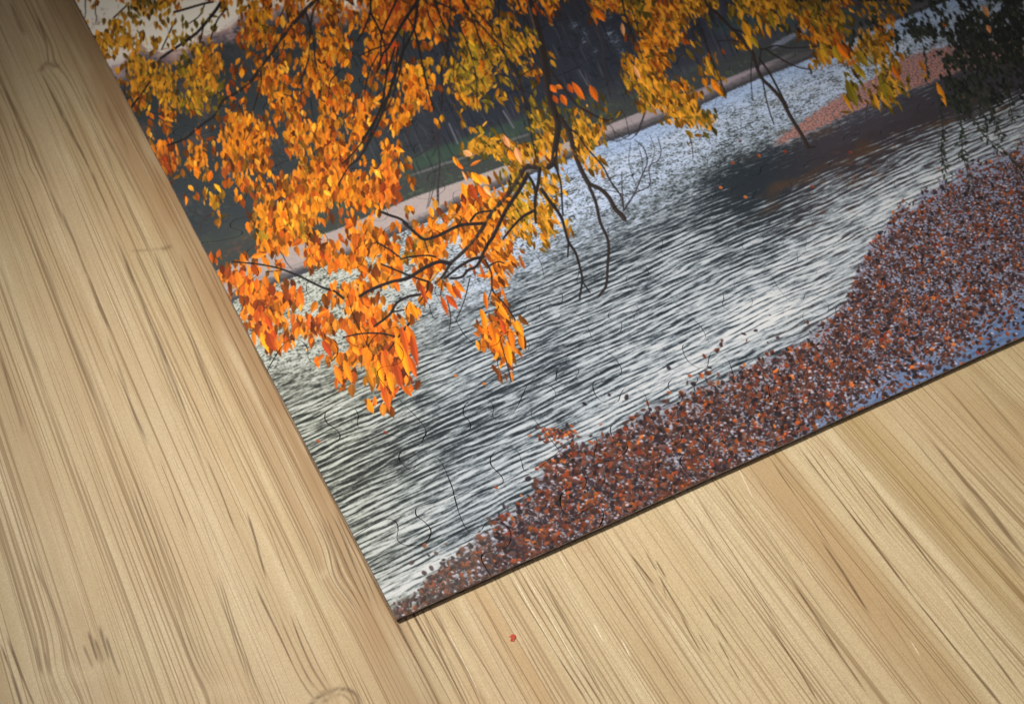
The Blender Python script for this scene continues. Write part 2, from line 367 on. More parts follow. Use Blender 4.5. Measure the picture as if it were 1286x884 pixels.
    back = [  # thin and pale, behind the leaves
        ([(545,140),(548,172),(552,203),(550,235),(550,257)],3,3),([(554,157),(550,181)],2,2),([(542,168),(550,181)],3,2),
        ([(512,202),(531,192),(545,181)],1.5,1.5),([(524,179),(542,175)],1.2,1.2),([(548,208),(545,235),(538,260)],1,1),([(546,215),(536,262)],.8,.8),
        ([(732,0),(743,27),(756,51),(759,76),(762,101),(767,123)],4,2),([(720,-5),(726,13),(743,27)],3,3),([(703,-5),(707,28),(713,51),(708,76),(697,90)],2.6,1.6),
        ([(724,11),(721,17),(704,24),(690,30)],2,1.5),([(794,54),(788,63),(783,79),(773,98)],2,1.4),([(805,93),(808,120),(810,139),(805,156),(799,170)],2.6,2),
        ([(783,265),(797,243),(807,219),(813,203),(808,186),(797,176)],2.2,1),([(797,243),(816,233),(815,210),(827,202),(830,189),(826,173)],1.6,1),
        ([(783,257),(781,235),(781,216)],1.4,.8),([(789,248),(772,241),(746,238)],1.2,.8),([(783,262),(776,240),(762,222)],1.2,.8),([(807,219),(806,200),(803,188)],1,.7),
        ([(800,238),(790,205),(792,180)],.9,.6),([(815,215),(822,190),(816,170)],.9,.6),([(760,170),(775,178),(800,165)],1.2,1),([(770,165),(790,176),(806,160)],1,.8),
        ([(755,175),(745,160),(730,150)],1,.8),([(775,176),(768,160),(752,148)],1,.8),([(790,172),(786,150),(778,135)],1,.8)]
    for p, a, b in back: stroke(p, a, b, (44, 40, 44), .8)
    for p, a in (([(564,156),(575,181)],2),([(632,140),(645,161)],2.2),([(578,146),(590,166)],1.2),([(727,88),(738,108)],1.2),([(418,146),(424,172)],1.6)): stroke(p, a, a, (112, 108, 116), .7)

    # ---- leaves ------------------------------------------------------------
    PAL = {'O': [(232,128,20),(244,148,26),(216,106,16),(236,134,16),(196,86,16),(248,166,48),(170,78,22)],
           'R': [(214,100,22),(226,118,26),(194,80,20),(172,64,20),(230,130,30),(150,62,20)],
           'Y': [(224,150,28),(204,138,24),(236,166,36),(192,114,20),(214,128,20),(170,128,28)],
           'G': [(152,122,26),(172,136,28),(124,106,24),(192,146,34),(112,98,28),(176,116,22)],
           'D': [(38,42,36),(30,34,30),(48,52,42),(42,44,40),(56,58,46)],
           'P': [(232,150,98),(240,166,104)]}
    def leaf(bx, by, tx, ty, wd, c, al=1., aa=.75):
        L = math.hypot(tx - bx, ty - by); r = L * .3 + wd
        sl = bbox(min(bx, tx) - wd, min(by, ty) - wd, max(bx, tx) + wd, max(by, ty) + wd)
        if sl is None: return
        ux, uy = (tx - bx) / L, (ty - by) / L
        px, py = PX[sl] - bx, PY[sl] - by
        t = (px * ux + py * uy) / L; v = -px * uy + py * ux
        v = v - bend * L * t * (1 - t)
        tt = np.clip(t, 0, 1)
        hw = wd * .5 * np.clip(np.sin(np.pi * tt ** shp), 0, 1) ** 1.05 * (1 + .07 * np.sin(tt * L * 1.5 + bx)) 
        m = np.clip((hw - np.abs(v)) / aa + .5, 0, 1) * ((t > -.02) & (t < 1.04)) * al
        sgn = np.tanh(v * 1.6)
        vein = np.exp(-(v / .55) ** 2) * .10
        ribs = .022 * np.sin((t * L - np.abs(v) * .8) * 2.1)
        sh = 1 + tone * sgn + vein * (1 if tone > 0 else -1.3) + ribs - .06 * np.clip(np.abs(v) / np.maximum(hw, .4) - .5, 0, 1) + .12 * (tt - .5) * grad
        A = img[sl]; A += (c * sh[..., None] - A) * m[..., None]
    tiles = {
 (0,0): [".o..GGYo.y",".oyYyyyggg",".YYYYyyGg.","..YyYy.gYO","...yYYYGOO","...oYYYyYG","....OyYGYg"],
 (10,0):["oYOoOoOOoO",".OYoO.OoOO",".OOOOoOO.O",".ooooOOO.O","roOOoOOo.O","roOOoOOO.o","oo.OO.OORO"],
 (20,0):["RRORROY.Oo","RROOoOOYo.","RgOoyYOYGG","R...yGGGYy","rOYyGGOygO","yOOoYGGggg","oOO.oYgygg"],
 (30,0):["O..OOYGOOY","o..o.oYOYy",".....oOOOy","y....yYOyg",".....YYO..",".....yYYOy","g.gg..YYYY"],
 (40,0):["YgGYYYGGOo","g.yyYgOGGg","..Yy..oOOd","o......YYO","Y......y.g","yy.......g",".........g"],
 (50,0):["YyY.d.dddD","dO.dddDDDD","YYddddDDDD","GYy..dDDDD",".Gy..ddDdd","gYG..dDddd","yGg..dDdd."],
 (0,7): ["....goOogo","....goo.oo",".....RRoOo","......RoOo","......o.y.","........oY",".........y"],
 (10,7):["OOooOoOoOo","OOOoOORoOo","OOO.OoOOo.","OoO.oORRoo","oOoOOOOOOO","o.OoOOOOOR",".oOOOOoooo"],
 (20,7):["OO.yy....G","o....yGy.g","Oo...GGYYG","Ro.....gYy","Ro...oogGg","R....ROOGy",".o.oOOOOGY"],
 (30,7):["GgYyg..yYY","YyYY.....y","OyYg......","yyyY......","Yy........","Y.........","Y........."],
 (40,7):["G.........","g.........","..........","..........","..........","..........",".........."],
 (9,14):["..oYOYY.oO","...OOoRRoO","oooo..OOOO","RRRoo....o",".oOORR.oOO","..RROo.ooO"],
 (19,14):["O.oOOOOOoYyYy","OOoYO.OOOoyy.","oOyOO.ooOo...","OO.Oo..oO....","o..o....o....","Oo.o....R...."],
 (11,20):["oRoOROoORO",".RRooo.OOR",".....oOOOR","......OoYR","......o.oR","........oo"],
 (21,20):["o....OOo","R....OOo","R.....Oo","R.....o.","o......."],
    }
    cells = {}
    for (c0, r0), rows in tiles.items():
        for r, row in enumerate(rows):
            for c, ch in enumerate(row):
                if ch != '.': cells[c0 + c, r0 + r] = ch
    for c in range(-2, 66):                 # the picture goes on beyond the photograph
        for r in range(-9, 0):
            if g.random() < .8: cells[c, r] = 'O' if c < 30 else ('Y' if c < 46 else 'D')
    for r in range(0, 8):
        for c in range(60, 68): cells[c, r] = 'd'
    items = []
    for (c, r), ch in cells.items():
        x0, y0 = 80 + 20 * c, 20 * r
        up = ch.upper(); n = {'O': 13, 'R': 12, 'Y': 13, 'G': 12, 'D': 60}[up] if ch.isupper() else {'O': 5.5, 'R': 5, 'Y': 5.5, 'G': 5, 'D': 18}[up]
        if y0 < 130 and up != 'D': n *= 1.25
        n = int(n + g.random())
        if ch.islower():                     # loose leaves keep together in bunches
            bx, by = x0 + g.uniform(3, 17), y0 + g.uniform(2, 14)
        for k in range(n):
            if ch.isupper(): x, y = x0 + g.uniform(-2, 22), y0 + g.uniform(-3, 21)
            else: x, y = bx + g.normal() * 5.0, by + g.normal() * 5.5
            items.append((x, y, up, k < n * .4))
    def lean(x, y):
        a = .10 + .38 * min(1, max(0, (x - 470) / 160))
        if x > 1100: a += .05
        return a
    order = g.permutation(len(items)); items = [items[k] for k in order]
    def put(it, backlayer):
        nonlocal bend, tone, grad, shp
        x, y, t, isb = it
        sc = 1.0 if y > 200 else (.80 if x < 330 else .9)
        if y > 320: sc = 1.15
        if x < 230 and y < 120: sc = .72
        if t == 'D': sc = .74
        L = g.uniform(7.5, 16.5) * sc; wd = L * g.uniform(.28, .56) * (.74 if x > 560 else 1)
        if t == 'D': wd = L * g.uniform(.3, .45)
        th = lean(x, y) + g.normal() * .26
        if g.random() < .10: th += g.choice((-1, 1)) * g.uniform(.4, 1.1)
        dx, dy = math.sin(th), math.cos(th)
        zone = perlin(np.array([x / 34.]), np.array([y / 34.]), 60)[0]
        pal = PAL[t]; c = col(*pal[g.integers(0, len(pal))])
        if y > 280 and t == 'O': c = c * .6 + col(222, 100, 16) * .4
        if t in 'OY' and y < 130 and x < 280: c = c * .75 + col(226, 166, 44) * .25
        c = c * (1 + zone * .16) * g.uniform(.68, 1.06)
        if x > 560 and t != 'D': c = c * (1 - .20 * min(1, (x - 520) / 260))
        if backlayer: c = c * (.60 if t != 'D' else .9)
        shp = g.uniform(.68, 1.0); bend = g.normal() * .14; tone = g.uniform(-.12, .12); grad = g.choice((-1, 1))
        leaf(x - dx * L / 2, y - dy * L / 2, x + dx * L / 2, y + dy * L / 2, wd, c, 1.0, .8)
        if not backlayer and g.random() < .16 and t != 'D':      # a glint on the leaf
            blob(x + g.uniform(-2, 2), y + g.uniform(-4, 4), 1.6, .8, math.pi / 2 - th, np.minimum(c * 1.2 + col(30, 40, 50), 1), .55, .6)
    bend = tone = grad = 0.; shp = .85
    # what lies between and behind the leaves of a dense bunch: more leaves, too close to tell apart
    gw, gh = 72, 40; D_ = np.zeros((gh, gw), np.float32); C_ = np.zeros((gh, gw, 3), np.float32); C_[:] = col(200, 120, 30)
    fill = {'O': (216,122,24), 'R': (198,90,26), 'Y': (206,138,32), 'G': (150,118,32), 'D': (40,42,38)}
    for (c, r), ch in cells.items():
        if 0 <= c + 4 < gw and 0 <= r + 10 < gh:
            D_[r + 10, c + 4] = 1. if ch.isupper() else .42
            C_[r + 10, c + 4] = col(*fill[ch.upper()])
    for _ in range(2): C_ = (C_ + (np.roll(C_, 1, 0) + np.roll(C_, -1, 0) + np.roll(C_, 1, 1) + np.roll(C_, -1, 1)) * .5) / 3
    al_ = np.clip((PX - 470) / 160, 0, 1) * .38 + .10
    qa = PX * np.cos(al_) - PY * np.sin(al_); qb = PX * np.sin(al_) + PY * np.cos(al_)
    s1 = perlin(qa / 5., qb / 13., 70); s2 = perlin(qa / 2.6, qb / 7., 71); s3 = perlin(qa / 11., qb / 20., 72)
    fx = np.clip((PX + s3 * 6 + n2 * 3 - 80) / 20 + 4 - .5, 0, gw - 1.01); fy = np.clip((PY + s1 * 5 + n2 * 5) / 20 + 10 - .5, 0, gh - 1.01)
    ix, iy = fx.astype(np.int32), fy.astype(np.int32); ax, ay = fx - ix, fy - iy
    def bil(A):
        e = (lambda q: q[..., None]) if A.ndim == 3 else (lambda q: q)
        return (A[iy, ix] * e((1 - ax) * (1 - ay)) + A[iy, ix + 1] * e(ax * (1 - ay)) + A[iy + 1, ix] * e((1 - ax) * ay) + A[iy + 1, ix + 1] * e(ax * ay))
    dens = bil(D_); fc = bil(C_)
    fm = sm(.64, .80, dens + s1 * .30 + s2 * .22 - .10 * (PY < 150) - .25 * (fc.max(-1) < .3))
    fc = fc * (1 + s1 * .20 + s2 * .16 + s3 * .10)[..., None]
    fc += (fc * .0 + col(250, 176, 60) - fc) * (sm(.35, .9, s2 + s1 * .4) * .35 * (fc.max(-1) > .35))[..., None]
    fc *= (1 - sm(.25, .9, -s1 + s2 * .5) * .45)[..., None]
    img += (fc - img) * (fm * .96)[..., None]
    del fc, fm, dens, fx, fy, ix, iy, ax, ay
    for it in items:
        if it[3]: put(it, True)
    front = [
        ([(162,5),(143,23)],2,2),([(219,16),(240,10),(257,5),(268,3)],3,2.5),([(202,74),(222,60),(246,43),(262,25),(275,8),(282,-5)],3,4.5),([(203,63),(211,46),(218,30)],1.6,2),
        ([(251,55),(256,32)],2,2),([(262,58),(272,28),(284,12)],1.8,2),([(165,135),(181,114),(188,104)],2.4,2),([(257,6),(251,20),(238,30)],1.6,1.4),
        ([(402,-6),(397,0),(384,13),(369,30),(356,46),(340,68),(327,86),(312,106),(296,117),(280,127),(270,145),(254,157),(232,175),(210,183)],5.5,2.2),
        ([(406,-8),(402,0),(394,13),(391,28),(389,47),(388,71),(381,95),(370,117)],3.2,1.6),([(384,16),(389,32),(394,52),(396,76),(402,101),(403,117)],2.6,1.6),
        ([(327,86),(328,104),(323,123),(318,139)],2.4,1.4),([(357,52),(354,66),(343,79)],2.2,1.6),([(359,5),(348,32)],1.6,1.4),([(367,9),(361,30)],1.5,1.3),
        ([(465,-5),(465,16),(456,40),(449,52)],3.2,1.8),([(465,16),(475,35),(480,47),(486,70)],3,2),([(488,56),(468,63),(451,71)],2,1.6),([(476,66),(462,95),(458,120)],1.6,1.2),([(426,90),(415,103),(413,120)],1.5,1.3),
        ([(528,-3),(512,20),(499,41),(488,60),(480,70),(474,92)],5,2.6),([(501,-5),(489,20),(480,43),(478,70)],3,2),([(524,6),(520,36),(507,63),(500,82),(490,114),(480,143),(465,176),(451,199),(438,210),(425,232)],4.2,1.6),
        ([(500,60),(494,100),(478,140),(462,168),(446,190),(430,206)],2.6,1.6),([(496,60),(485,98),(480,130),(470,152),(455,176)],2.4,1.6),([(508,40),(504,80),(494,120),(484,140)],2,1.6),([(486,70),(484,110),(474,146),(460,182)],2,1.4),
        ([(520,36),(526,60),(532,89),(537,111),(545,139)],2.8,2),([(512,22),(520,36)],2,2),([(545,-4),(551,17),(559,36)],3,2),([(534,-3),(539,22),(550,41),(559,63)],2.4,1.6),
        ([(565,-4),(566,20),(564,41),(561,66),(554,89),(556,111),(554,139)],3,2),([(545,2),(559,8),(573,14)],3,2.4),([(578,-5),(591,16),(603,32),(618,48),(632,66),(645,86),(653,98)],4,3),
        ([(575,27),(584,49),(591,68),(597,92),(599,119),(599,139)],2.6,1.4),([(592,20),(605,55),(616,78),(630,95)],2.8,2),([(626,-4),(627,32),(632,57),(638,89)],2.4,1.6),([(597,14),(615,32),(623,46),(640,62)],2.2,1.8),
        ([(648,-4),(656,16),(665,35)],3,2),([(657,22),(662,56),(664,72)],1.6,1.4),([(570,79),(570,101),(578,123)],1.6,1.2),([(651,98),(670,86)],2,1.6),([(653,101),(661,139),(668,172),(673,200)],2.6,1.6),([(640,80),(650,108),(672,120)],1.6,1.2),
        ([(702,145),(715,167),(721,191),(731,216),(740,232)],6,5.5),([(740,232),(754,238),(765,249),(772,262),(781,271),(784,275)],4.6,6),([(740,235),(748,254),(754,280),(764,304),(763,335),(761,359),(752,372)],4,3),
        ([(712,160),(726,170),(735,184),(748,199),(758,211),(769,232),(781,248),(783,263)],2.4,1.4),
        ([(781,-4),(785,20),(794,44),(800,60)],3,2.4),([(686,82),(700,101),(712,117),(726,133),(740,142),(759,151),(769,150)],3.2,2),
        ([(885,0),(889,8),(904,21),(920,38),(934,52),(945,67),(948,78),(956,98),(969,111),(981,125),(989,140),(997,154),(1007,170),(1015,186)],3.6,4.6),([(1015,186),(1024,185)],3,1.5),
        ([(953,74),(965,90),(978,114),(989,136)],2.2,3),([(920,37),(934,41)],3,2),([(958,104),(965,136),(972,157)],1.6,1.2),([(951,54),(956,63),(975,58),(991,61),(1027,59)],2.2,1.2),
        ([(962,63),(983,76),(1003,85),(1019,88)],2,1.4),([(881,38),(891,68),(902,95),(912,120)],2.6,1.6),([(945,68),(943,95),(945,127)],1.3,.9),([(956,62),(953,86)],1.6,1.2),([(902,52),(924,52),(943,63)],1.2,1.4),
        ([(675,210),(659,211),(648,230),(632,251),(618,267),(602,293),(590,308),(577,321),(566,331),(557,346),(547,356)],7,3),([(662,221),(651,241),(635,265),(620,296),(612,308),(607,318),(599,334),(587,340),(580,348),(566,350)],5.4,2.6),
        ([(662,219),(670,232),(673,245)],3.4,3.4),([(678,212),(676,230),(672,250),(672,267),(673,280)],4.4,2.6),([(670,265),(656,273),(644,285),(632,300)],4,2.4),([(480,267),(490,271),(502,275),(512,282)],3,2.6),
        ([(591,278),(600,268),(619,265)],3,2),([(680,238),(691,254),(701,267),(707,279),(714,304),(723,318),(730,343),(731,353),(728,375)],4.4,2),([(714,304),(713,323)],2.4,1.6),([(731,353),(737,362),(741,368)],1.6,1.2),
        ([(697,208),(704,229),(706,257),(707,271)],2.4,1.6),([(566,331),(552,329),(538,334),(523,343),(511,350),(492,354),(473,361),(460,367),(452,372)],5,3.6),([(607,323),(593,326),(577,335),(568,342),(558,350)],4,2.4),
        ([(507,280),(523,294),(533,301),(549,297),(561,291),(580,283),(609,281)],3.4,4),([(547,323),(536,321),(514,323),(503,326)],2.6,1.8),([(479,332),(496,339),(519,348),(538,354)],2,2.4),([(473,304),(492,316),(503,324)],2,1.6),
        ([(528,370),(512,373),(498,381),(492,392),(484,400),(470,410)],3,2.6),([(492,392),(509,389)],2,1.4),([(538,355),(536,366),(526,380)],2.4,1.6),([(609,327),(617,343),(618,362),(623,372)],2.4,1.6),([(614,334),(625,329),(633,331)],1.8,1.2),
        ([(625,373),(637,386),(645,399),(650,407)],2,1.4),([(590,350),(583,378),(572,405)],1.2,.8),([(556,352),(553,372)],1.4,1),([(561,374),(566,398),(564,416)],1,.8),([(618,362),(613,376)],1.2,1),
        ([(292,329),(323,332),(349,337),(371,345),(390,354),(407,362),(420,366),(431,375)],1.6,3),([(334,342),(353,340)],1,1),([(500,424),(480,419),(455,419),(431,424)],2.4,1.6),([(514,406),(506,416),(500,424),(488,440)],3,2),
        ([(627,424),(636,454),(642,479)],1.5,1),([(533,301),(538,318)],1.6,1.2)]
    for p, a, b in front: stroke(p, a, b)
    # the heavy limb
    stroke([(662,-10),(666,6),(674,34),(681,62),(686,92),(691,124),(699,148),(701,162),(697,187),(695,204),(688,211)], 10.5, 7, (38, 31, 29), 1.)
    stroke([(659,-10),(663,6),(671,34),(678,62),(683,92),(688,124)], 2.2, 1.6, (110, 88, 76), .55)
    # small twigs wandering through the crowns
    for k in range(150):
        it = items[g.integers(0, len(items))]; x, y = it[0], it[1]
        if it[2] == 'D': continue
        th = lean(x, y) + g.normal() * .5; pts = [(x, y)]
        for _ in range(3):
            th += g.normal() * .25; x += math.sin(th) * g.uniform(6, 12); y += math.cos(th) * g.uniform(6, 12); pts.append((x, y))
        stroke(pts, 1.6, .8, (58, 40, 34), .8)
    for it in items:
        if not it[3]:
            if min(1, .86) > g.random(): put(it, False)
    for p, a, b in front[8:62]: stroke(p, a * .72, b * .72, (44, 36, 32), .62)      # some limbs pass in front of the leaves
    for p, a, b in front[15:30]: stroke(p, a * .9, b * .9, al=.9)
    for p, a, b in front[62:95]: stroke(p, a * .95, b * .95, al=.9)
    stroke([(681,62),(686,92),(691,124),(699,148),(701,162),(697,187)], 9.5, 7, (36, 30, 28), 1.)
    # leaves that stand alone
    for (a, b, e, f, wd, t) in [
        (691,107,699,117,8,'R'),(698,108,707,112,6,'R'),(713,105,720,118,6,'R'),(718,103,735,127,8,'R'),(740,107,751,129,9,'R'),(704,119,712,134,8,'R'),(694,120,701,131,6,'R'),
        (781,29,784,47,5,'P'),(788,76,796,103,6,'Y'),(794,81,805,102,5,'P'),(746,11,760,28,9,'O'),(743,16,748,26,6,'Y'),(569,197,580,213,6,'O'),(574,206,582,213,5,'R'),(580,214,587,229,3,'P'),
        (590,209,605,201,4,'R'),(581,190,594,196,8,'P'),(592,217,605,233,9,'O'),(602,220,615,233,7,'O'),(580,230,586,251,7,'O'),(589,232,600,254,10,'R'),(600,233,612,252,8,'R'),(607,235,617,248,5,'P'),
        (632,170,641,187,7,'P'),(647,185,655,207,8,'P'),(638,190,646,202,8,'O'),(344,340,351,357,5,'O'),(346,332,356,325,4,'R'),(316,323,335,319,7,'R'),(398,399,415,389,7,'O'),(415,355,418,367,4,'O'),
        (330,300,340,322,6,'O'),(528,356,537,383,6,'R'),(553,371,563,398,6,'R'),(560,371,575,389,8,'R'),(561,354,573,376,8,'R'),(567,358,580,377,7,'R'),(571,352,585,368,7,'R'),(509,384,515,401,5,'O'),(515,381,526,403,8,'O'),(524,386,529,398,5,'R'),
        (608,366,612,391,6,'O'),(621,377,641,404,8,'O'),(603,388,611,416,7,'O'),(628,400,635,423,7,'R'),(648,402,658,426,8,'O'),(652,416,658,442,7,'O'),(636,430,643,462,9,'O'),(620,416,626,441,10,'O'),(615,405,622,432,9,'O'),(640,412,645,440,8,'O'),
        (1153,76,1163,92,5,'Y'),(1157,93,1168,102,4,'Y'),(1176,104,1189,135,7,'O'),(1234,7,1242,23,7,'P'),(1239,32,1244,43,6,'P'),(1184,29,1190,34,6,'O'),(1062,99,1078,137,11,'G'),(1058,118,1071,141,5,'Y'),(1047,58,1057,79,9,'G'),(1051,54,1066,74,10,'O'),
        (1075,64,1092,86,10,'G'),(1080,85,1087,101,6,'G'),(1105,92,1115,130,9,'G'),(1097,118,1106,141,5,'Y'),(1120,82,1131,102,7,'O'),(1110,105,1124,124,8,'G'),(1072,80,1083,96,8,'G'),
        (927,15,933,27,6,'Y'),(932,26,944,50,9,'Y'),(937,44,944,64,7,'Y'),(944,46,953,62,7,'G'),(950,18,957,40,5,'Y'),(962,30,968,49,6,'Y'),(965,12,973,38,7,'G'),(978,4,989,23,6,'Y'),(886,70,897,97,5,'Y'),(893,99,906,119,8,'O'),(882,98,887,111,5,'O'),(1027,62,1038,86,8,'Y'),(1030,54,1040,76,8,'G'),
        (478,478,487,512,7,'R'),(474,452,482,488,8,'O'),(484,488,489,518,7,'R'),(486,462,494,498,8,'O'),(496,456,505,490,9,'R'),(480,440,488,474,8,'R'),(503,410,512,448,9,'R'),(510,408,522,446,10,'O'),(516,420,525,462,9,'R'),(506,438,514,474,8,'O'),(513,446,523,476,8,'R'),(497,420,506,456,9,'O'),(461,466,470,488,7,'Y'),(421,460,430,484,9,'R'),(432,452,442,482,9,'O'),(405,428,417,450,9,'R'),
        (328,418,338,444,9,'O'),(336,418,346,442,13,'R'),(345,425,350,443,6,'O'),(318,416,321,436,6,'R'),(334,395,342,415,8,'R'),(296,340,302,360,9,'R'),(385,438,386,441,5,'P')]:
        shp, bend, tone, grad = g.uniform(.7, .95), g.normal() * .09, g.choice((-1, 1)) * g.uniform(.06, .15), 1
        pal = PAL[t]; c = col(*pal[g.integers(0, 4) % len(pal)]) * g.uniform(.92, 1.06)
        if a > 560: c = c * (1 - .12 * min(1, (a - 560) / 300))
        leaf(a, b, e, f, wd, c)
    # dark hanging twigs at the right
    for pts in ([(1216,86),(1222,108),(1232,133),(1240,160)],[(1178,120),(1184,161),(1182,180),(1183,200),(1189,218)],[(1197,130),(1207,154),(1208,180),(1210,199),(1218,227)],
                [(1205,120),(1213,140),(1227,157),(1238,173),(1262,191),(1284,216)],[(1235,120),(1248,150),(1259,170)],[(1145,20),(1160,60),(1165,100)],[(1125,-4),(1140,30),(1150,40)],[(1225,108),(1240,130),(1252,158)],[(1264,90),(1266,120),(1272,150)]):
        stroke(pts, 1.3, .9, (34, 38, 34), .9)
        P = smooth_curve(pts, 3)
        for p in P:
            for _ in range(3):
                bend, tone, grad = g.normal() * .1, g.uniform(-.1, .1), 1
                th = .5 + g.normal() * .5; L = g.uniform(5, 9); x, y = p[0] + g.normal() * 2, p[1] + g.normal() * 3
                leaf(x, y, x + math.sin(th) * L, y + math.cos(th) * L, L * .36, col(*PAL['D'][g.integers(0, 5)]), .95, .7)
    for k in range(60):
        x, y = g.uniform(1130, 1200), g.uniform(0, 66); th = .5 + g.normal() * .3; L = g.uniform(6, 12)
        if g.random() < (x - 1110) / 90: leaf(x, y, x + math.sin(th) * L, y + math.cos(th) * L, L * .36, col(*PAL['D'][g.integers(0, 5)]), .95, .7)
    img = np.clip(img, 0, 1)
    return img
#PRINT-END

MM = .001
scene = bpy.context.scene
def link(o): scene.collection.objects.link(o); return o
def mesh_obj(name, verts, faces, mats, parent=None, face_mat=None, uv=None):
    me = bpy.data.meshes.new(name); me.from_pydata(verts, [], faces)
    for m in mats: me.materials.append(m)
    if face_mat: me.polygons.foreach_set('material_index', face_mat)
    if uv is not None:
        lay = me.uv_layers.new(name='print')
        for l in me.loops:
            v = me.vertices[l.vertex_index].co; lay.data[l.index].uv = uv(v)
    me.update()
    o = link(bpy.data.objects.new(name, me)); o.parent = parent
    return o

# ---------------------------------------------------------------- materials
def new_mat(name):
    m = bpy.data.materials.new(name); m.use_nodes = True; nt = m.node_tree
    return m, nt, nt.nodes['Principled BSDF']
def srgb(r, g, b):
    f = lambda c: (c / 255 / 12.92) if c / 255 < .04045 else ((c / 255 + .055) / 1.055) ** 2.4
    return (f(r), f(g), f(b), 1)

print_px = paint_print(10.0)
ih, iw = print_px.shape[:2]
image = bpy.data.images.new('lake_print', iw, ih, alpha=False)
buf = np.ones((ih, iw, 4), np.float32); buf[..., :3] = print_px
image.pixels.foreach_set(buf.ravel()); image.update(); image.pack()
del buf, print_px

m_print, nt, bs = new_mat('printed_paper')
ti = nt.nodes.new('ShaderNodeTexImage'); ti.image = image; ti.interpolation = 'Cubic'; ti.extension = 'EXTEND'
nt.links.new(ti.outputs['Color'], bs.inputs['Base Color'])
bs.inputs['Roughness'].default_value = .6; bs.inputs['Specular IOR Level'].default_value = .12
tc = nt.nodes.new('ShaderNodeTexCoord'); nz = nt.nodes.new('ShaderNodeTexNoise'); nz.inputs['Scale'].default_value = 1400; nz.inputs['Detail'].default_value = 2
bp = nt.nodes.new('ShaderNodeBump'); bp.inputs['Strength'].default_value = .12; bp.inputs['Distance'].default_value = .00004
nt.links.new(tc.outputs['Object'], nz.inputs['Vector']); nt.links.new(nz.outputs['Fac'], bp.inputs['Height']); nt.links.new(bp.outputs['Normal'], bs.inputs['Normal'])

def plain(name, c1, c2, scale, rough):
    m, nt, bs = new_mat(name)
    tc = nt.nodes.new('ShaderNodeTexCoord'); nz = nt.nodes.new('ShaderNodeTexNoise'); nz.inputs['Scale'].default_value = scale; nz.inputs['Detail'].default_value = 4
    cr = nt.nodes.new('ShaderNodeValToRGB'); cr.color_ramp.elements[0].color = srgb(*c1); cr.color_ramp.elements[1].color = srgb(*c2)
    cr.color_ramp.elements[0].position = .35; cr.color_ramp.elements[1].position = .65
    nt.links.new(tc.outputs['Object'], nz.inputs['Vector']); nt.links.new(nz.outputs['Fac'], cr.inputs['Fac']); nt.links.new(cr.outputs['Color'], bs.inputs['Base Color'])
    bs.inputs['Roughness'].default_value = rough; bs.inputs['Specular IOR Level'].default_value = .2
    return m
m_board = plain('grey_board', (62, 50, 52), (112, 94, 94), 900, .9)
m_paper = plain('paper_edge', (150, 138, 136), (214, 206, 204), 500, .8)
m_red = plain('red_flake', (160, 56, 42), (190, 84, 62), 3000, .7)

# ---------------------------------------------------------------- the jigsaw
puzzle = link(bpy.data.objects.new('jigsaw_puzzle', None))
puzzle.empty_display_size = .02
puzzle['label'] = 'assembled jigsaw puzzle printed with orange autumn leaves over a rippled lake, lying on bamboo'
puzzle['category'] = 'jigsaw puzzle'

ex = np.array(plan(641, 560)) - np.array(plan(640, 560)); ex /= np.linalg.norm(ex)
gr = random.Random(3)
def wav(t, k): return math.sin(t * .31 + k) * .5 + math.sin(t * .83 + k * 2.3) * .3 + math.sin(t * 2.1 + k * 1.7) * .2
def outline(i, j):
    """corner points, anticlockwise, of the piece in column i, row j"""
    pts = []
    for key, rev in ((('h', i, j), 0), (('v', i + 1, j), 0), (('h', i, j + 1), 1), (('v', i, j), 1)):
        e = edge[key]; e = e[::-1] if rev else e
        pts += [tuple(p) for p in e[:-1]]
    return np.array(pts)
def inset(P, amount):
    d = np.roll(P, -1, 0) - P; L = np.maximum(np.linalg.norm(d, axis=1), 1e-6)[:, None]; d = d / L
    nrm = np.stack([d[:, 1], -d[:, 0]], 1)
    n = nrm + np.roll(nrm, 1, 0); n /= np.maximum(np.linalg.norm(n, axis=1), .5)[:, None]
    a = amount(P, n) if callable(amount) else amount
    return P - n * (a[:, None] if hasattr(a, 'shape') else a)
def gap(P, n):
    c = np.abs(n @ ex)
    ns = np.array([wav(p[0] * 2.1 + p[1] * 1.3, 1.) for p in P])
    border = (P[:, 0] < .01) | (P[:, 1] < .01) | (P[:, 0] > W_MM - .01) | (P[:, 1] > H_MM - .01)
    far_ = np.clip(1.15 - (P[:, 0] + P[:, 1]) / 190, .42, 1.)
    w = .020 * far_ + .085 * far_ * c ** 2.2 * np.clip(.75 + ns * .7, .1, 1.5)
    wv = .05 + .05 * np.array([wav(p[0] * .6 + p[1] * .6, 4.) for p in P])
    return np.where(border, wv, w)
def piece(i, j, z0):
    P = outline(i, j); rings = []
    A = inset(P, gap)
    for a, z in ((.04, THICK), (.012, THICK - .02), (0., THICK - .10), (.0, THICK - .30), (.02, 0.06), (.09, 0.)):
        R = inset(A, a) if a else A
        rings.append([(x * MM, y * MM, (z + z0) * MM) for x, y in R])
    n = len(P); V = [p for r in rings for p in r]; Fc = [list(range(n))]; fm = [0]
    for k in range(len(rings) - 1):
        for q in range(n):
            r = (q + 1) % n; Fc.append([k * n + q, (k + 1) * n + q, (k + 1) * n + r, k * n + r]); on_rim = min(P[q][0] + P[r][0], P[q][1] + P[r][1]) < .02; fm.append((0, 0, 1 if on_rim else 2, 2, 2)[k])
    Fc.append([(len(rings) - 1) * n + q for q in range(n)][::-1]); fm.append(2)
    return V, Fc, fm
uvf = lambda v: (v.x / MM / W_MM, v.y / MM / H_MM)
mats = [m_print, m_paper, m_board]
rest = ([], [], [])
